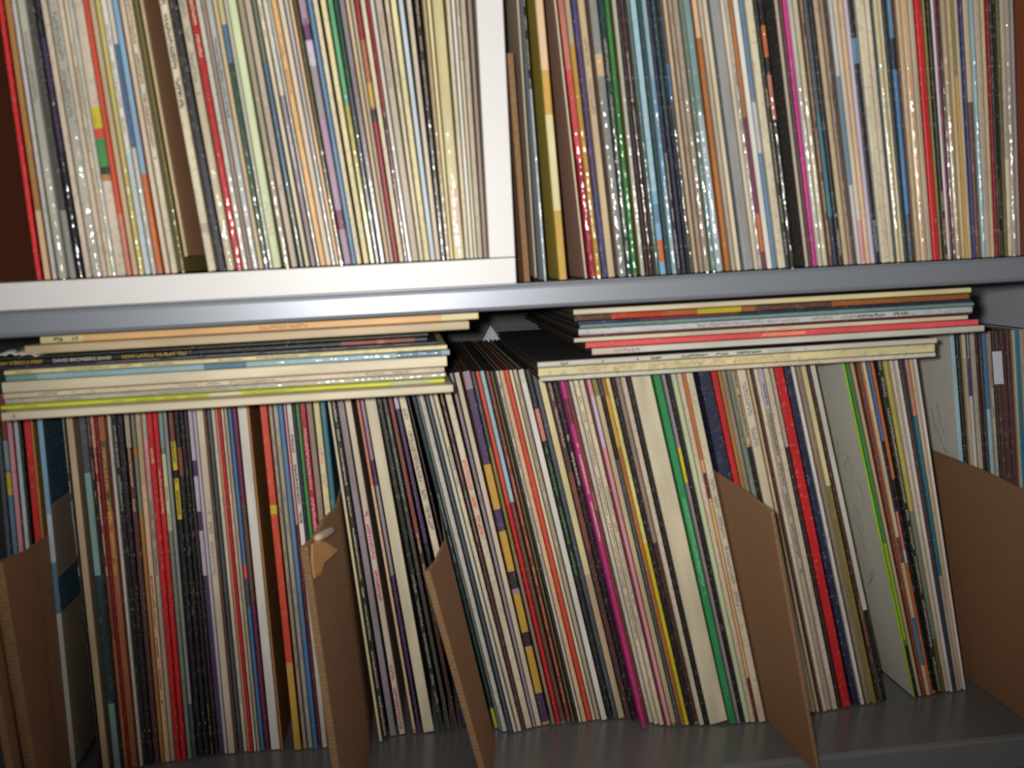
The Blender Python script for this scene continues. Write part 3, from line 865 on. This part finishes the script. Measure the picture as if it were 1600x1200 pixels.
# ------------------------------------------------------------------ cardboard dividers
def gapline(xpx, slopes, Yrow, yref=760, zf=ZS):
    sl = lerp_tab(slopes, xpx); a = atY(xpx, yref, Yrow); b = atY(xpx+sl*100, yref+100, Yrow)
    k = (b.x-a.x)/(b.z-a.z); return a.x+k*(zf-a.z), k
def lerp3(tab, y):
    if y <= tab[0][0]: return tab[0][1:]
    for p, q in zip(tab, tab[1:]):
        if y <= q[0]:
            t = (y-p[0])/(q[0]-p[0]); return tuple(a+(b-a)*t for a, b in zip(p[1:], q[1:]))
    return tab[-1][1:]
def divider(tab, front_px, top_px, back_h, th, label, zf=ZS, Yb=1.10, side=-1, wavy=.0005, tf=None):
    """thin corrugated sheet standing between records. tab: (depth, x at the foot, lean) rows; side: which way the thickness goes from
    the measured face; front_px: top of its front edge in the picture; top_px: picture points along the top edge, on the visible face"""
    Yf = tab[0][0]
    def on_face(px, py):
        best = None; y = Yf
        while y < Yb:
            P = atY(px, py, y); X, k = lerp3(tab, y); e = abs(P.x - (X+k*(P.z-zf)))
            if best is None or e < best[0]: best = (e, y, P.z-zf)
            y += .0005
        return best[1], best[2]
    tops = [(Yf, atY(front_px[0], front_px[1], Yf).z-zf)]
    for q in top_px:
        y, h = on_face(*q)
        if y > tops[-1][0]+.0008: tops.append((y, h))
    tops.append((min(Yb, tops[-1][0]+.03), tops[-1][1])); tops.append((Yb, min(back_h, tops[-1][1])))
    tops = [q for i_, q in enumerate(tops) if i_ == 0 or q[0] > tops[i_-1][0]+1e-5]
    X0, k0 = lerp3(tab, Yf)
    root = empty('cardboard_divider', (X0, Yf, zf+ZC)); tag(root, label, 'cardboard divider')
    ys = sorted({t[0] for t in tops} | {Yf+(Yb-Yf)*i/16 for i in range(17)} | {t[0] for t in tab if t[0] < Yb}); nh = 10
    def P(y, v, s): 
        h = lerp_tab(tops, y)*v; X, k = lerp3(tab, y); f_ = max(0, 1-(y-Yf)/max(.02, (.785-Yf))); s = s*(1+((tf or th)/th-1)*f_)
        return Vector((X+k*h+side*s-X0, y-Yf, h+.0006))
    V, F = [], []; ny = len(ys)
    for s in (0, th):
        for y in ys:
            for i in range(nh+1): V.append(P(y, i/nh, s))
    B = ny*(nh+1)
    for a in range(ny-1):
        for b in range(nh):
            q = a*(nh+1)+b; F.append((q, q+nh+1, q+nh+2, q+1)); q += B; F.append((q, q+1, q+nh+2, q+nh+1))
    for a in range(ny-1):
        q = a*(nh+1); F.append((q, q+B, q+B+nh+1, q+nh+1))
    sheet = obj('sheet', V, F, M_CARDB, root)
    # raw cut edge with the fluting showing: front and top
    V, F = [], []
    H = tops[0][1]; n1 = max(4, int(H/.0032)); path = [(Yf, i/n1) for i in range(n1+1)]
    for a, b in zip(ys, ys[1:]):
        m = max(1, int((b-a)/.004)); path += [(a+(b-a)*(i+1)/m, 1.0) for i in range(m)]
    for i in range(len(path)-1):
        p0, p1 = path[i], path[i+1]; q = len(V); front = p1[1] > p0[1]
        out = Vector((0, -.0007, 0)) if front else Vector((0, 0, .0006)); w = wavy if i % 2 else -wavy
        mid = (P(p0[0], p0[1], th/2)+P(p1[0], p1[1], th/2))/2 + out + Vector((w, 0, 0))
        V += [P(*p0, 0), P(*p1, 0), P(*p1, th), P(*p0, th), mid]
        F += [(q, q+1, q+4), (q+1, q+2, q+4), (q+2, q+3, q+4), (q+3, q, q+4)]
    obj('raw_edge', V, F, M_CARDE, root)
    # closing strip along the back
    def face_pt(px, py, off):
        y, h = on_face(px, py); X, k = lerp3(tab, y); return Vector((X+k*h-X0 - side*off, y-Yf, h+.0006))
    return root, face_pt
def foot(px, py, Yf, lean, zf=ZS):
    b = atY(px, py, Yf); return b.x + lean*(zf-b.z)
# A: first torn divider left of the middle
gA = gapline(531.2, sl_L, .82); gA = (gA[0]-.0008, gA[1])
gA0 = gapline(521.5, sl_LA, .82)
A_front = foot(530, 1200, .715, -.062)
rootA, ptA = divider([(.715, A_front, -.062), (.80, (gA[0]+gA0[0])/2+.0012, (gA[1]+gA0[1])/2), (1.1, (gA[0]+gA0[0])/2+.0012, (gA[1]+gA0[1])/2)], (482, 856), [(497, 838), (506, 816), (531, 778)], .26, .0022,
     'brown cardboard divider with torn curled corner, left of the mauve grey record', tf=.0052)
def flap(name, pix, off, mat, par, pt):
    V = [pt(px, py, o_) for (px, py), o_ in zip(pix, off)]
    V2 = [v+Vector((.0010, 0, 0)) for v in V]; m = len(V)
    F = [tuple(range(m)), tuple(range(m, 2*m))[::-1]] + [(i, i+m, (i+1) % m+m, (i+1) % m) for i in range(m)]
    return obj(name, V+V2, F, mat, par)
M_PEEL = plain('peeled_inner_paper', (206, 152, 96), .85, noise=.25, nscale=90, bump=.5)
M_ROLL = plain('peeled_pale_paper', (206, 186, 160), .8, noise=.1, nscale=90)
o_ = flap('torn_flap', [(484, 852), (490, 846), (500, 848), (514, 862), (506, 873), (499, 881), (497, 899), (488, 905), (484, 880)], [.001, .002, .003, .006, .004, .003, .0015, .001, .001], M_PEEL, rootA, ptA)
o_['label'] = 'torn orange tan flap of inner paper'
V, F = [], []; A0 = ptA(487, 843, .0035); A1 = ptA(511, 829, .0045); ns = 10
for i in range(7):
    t = i/6; c = A0.lerp(A1, t); rad = .0030*(.75+.35*math.sin(math.pi*min(1, t*1.1)))
    ax = (A1-A0).normalized(); e1 = ax.orthogonal().normalized(); e2 = ax.cross(e1)
    for k in range(ns): g = k/ns*math.tau; V.append(c + e1*rad*math.cos(g) + e2*rad*math.sin(g))
for i in range(6):
    for k in range(ns): F.append((i*ns+k, i*ns+(k+1) % ns, (i+1)*ns+(k+1) % ns, (i+1)*ns+k))
F += [tuple(range(ns))[::-1], tuple(range(6*ns, 7*ns))]
obj('curled_paper', V, F, M_ROLL, rootA, smooth=True)['label'] = 'pale curled strip of paper'
# D: second divider, narrow, in the middle
gD = gapline(677.4, sl_L, .82); gD1 = gapline(672.4, sl_L, .82)
divider([(.735, foot(757, 1200, .735, -.205), -.205), (.800, gD[0]-.0012, gD[1]*.5+gD1[1]*.5), (1.1, gD[0]-.0012, gD[1]*.5+gD1[1]*.5)], (684, 893), [(684, 878), (689, 862), (694, 850)], .235, .0016,
     'narrow brown cardboard divider beside the dark teal record, middle of the lower shelf', tf=.0048)
# B: third divider, wide plain face seen from its left
gB = gapline(1122, sl_L, .793)
divider([(.700, foot(1275, 1200, .700, -.16), -.16), (.786, gB[0]+.0006, gB[1]), (1.1, gB[0]+.0006, gB[1])], (1207, 801), [(1165, 770), (1124, 744)], .262, .0018,
     'brown cardboard divider with plain face right of the faintly lettered cream record', side=1, tf=.0026)
# C: large right divider
divider([(.645, .4890, -.02), (.97, .4905, -.02)], (1700, 822), [(1600, 768), (1530, 735), (1457, 706)], .30, .003,
     'large brown cardboard divider at the right edge of the lower shelf', side=1, Yb=.97)
print('LE foot', gapline(1490, [(1490, .075)], .86, 600), 'C')
# E and F: left dividers
gE = gapline(65.4, sl_LA, .82)
divider([(.715, foot(57, 1200, .715, -.045), -.045), (.800, gE[0], gE[1]), (1.1, gE[0], gE[1])], (18, 880), [(42, 862), (76, 838)], .262, .0014,
     'brown cardboard divider with peeling front edge, left of the sky blue record', tf=.0078)
gF = gapline(62.9, sl_LA, .82)
divider([(.700, foot(20, 1195, .700, -.05), -.05), (.800, gF[0]-.0006, gF[1]), (1.1, gF[0]-.0006, gF[1])], (-8, 948), [(0, 936), (16, 917)], .24, .0012,
     'dark brown cardboard divider at the left edge, just behind the peeling one', tf=.005)
# G: upper right kraft divider beside the white panel
gG = atY(811, 300, .737)
divider([(.737, foot(828, 437, .737, -.028, UG1), -.028), (1.05, foot(828, 437, .737, -.028, UG1)+.001, -.028)], (806, 84), [], .30, .0040,
     'kraft cardboard divider with torn top between white panel and upper right records', zf=UG1, Yb=1.05)

# brown board closing the upper right row
bx = atY(1596, 300, .738).x
b2 = box('end_board', bx+.008, bx+.020, .745, 1.08, ZC+UG1+.0005, ZC+.31, M_BROWN); tag(b2, 'reddish brown board at the far right end of the upper right records', 'board')

# white card standing on end behind the middle records, only its pointed corner shows
Pc = atY(765, 508, 1.168); bz = ZC+ZS+.0005
prof = [(Pc.x-.035, bz), (Pc.x+.018, bz), (Pc.x+.014, ZC+Pc.z-.022), (Pc.x+.001, ZC+Pc.z), (Pc.x-.012, ZC+Pc.z-.022)]
V = [(x, y, z) for y in (1.168, 1.170) for x, z in prof]; m = len(prof)
cw = obj('white_card', V, [tuple(range(m)), tuple(range(m, 2*m))[::-1]] + [(i, i+m, (i+1) % m+m, (i+1) % m) for i in range(m)], M_LABEL)
tag(cw, 'white pointed card corner behind the records in the dark gap between the piles', 'card')

# pencil sketches drawn on the two pale covers that show their left faces
M_PENCIL = plain('pencil_grey', (104, 104, 98), .7)
def sketch(start, z0, z1, y0, y1, seed):
    root = next(o for o in COL.objects if o.get('label', '').startswith(start))
    cover = next(c for c in root.children if c.name.startswith('back_cover')); rg = random.Random(seed)
    V, F = [], []
    for _ in range(13):
        y, z = rg.uniform(y0, y1), rg.uniform(z0, z1); a = rg.uniform(-2.2, -.9); n = rg.randint(3, 7)
        for i in range(n):
            k = len(V); yy, zz = y+.005*math.cos(a), z+.005*math.sin(a); px, pz = -.0003*math.sin(a), .0003*math.cos(a)
            V += [(-.0001, y+px, z+pz), (-.0001, y-px, z-pz), (-.0001, yy-px, zz-pz), (-.0001, yy+px, zz+pz)]
            F.append((k, k+1, k+2, k+3)); y, z = yy, zz; a += rg.uniform(-.35, .35)
    o = obj('pencil_sketch', V, F, M_PENCIL, cover); o['label'] = 'loose grey pencil strokes'; o['kind'] = 'stuff'
sketch('sketch-covered light blue', .16, .31, .02, .10, 4)
lime = next(o['label'] for o in COL.objects if 'lime record' in o.get('label', ''))
sketch(lime, .06, .24, .02, .10, 9)
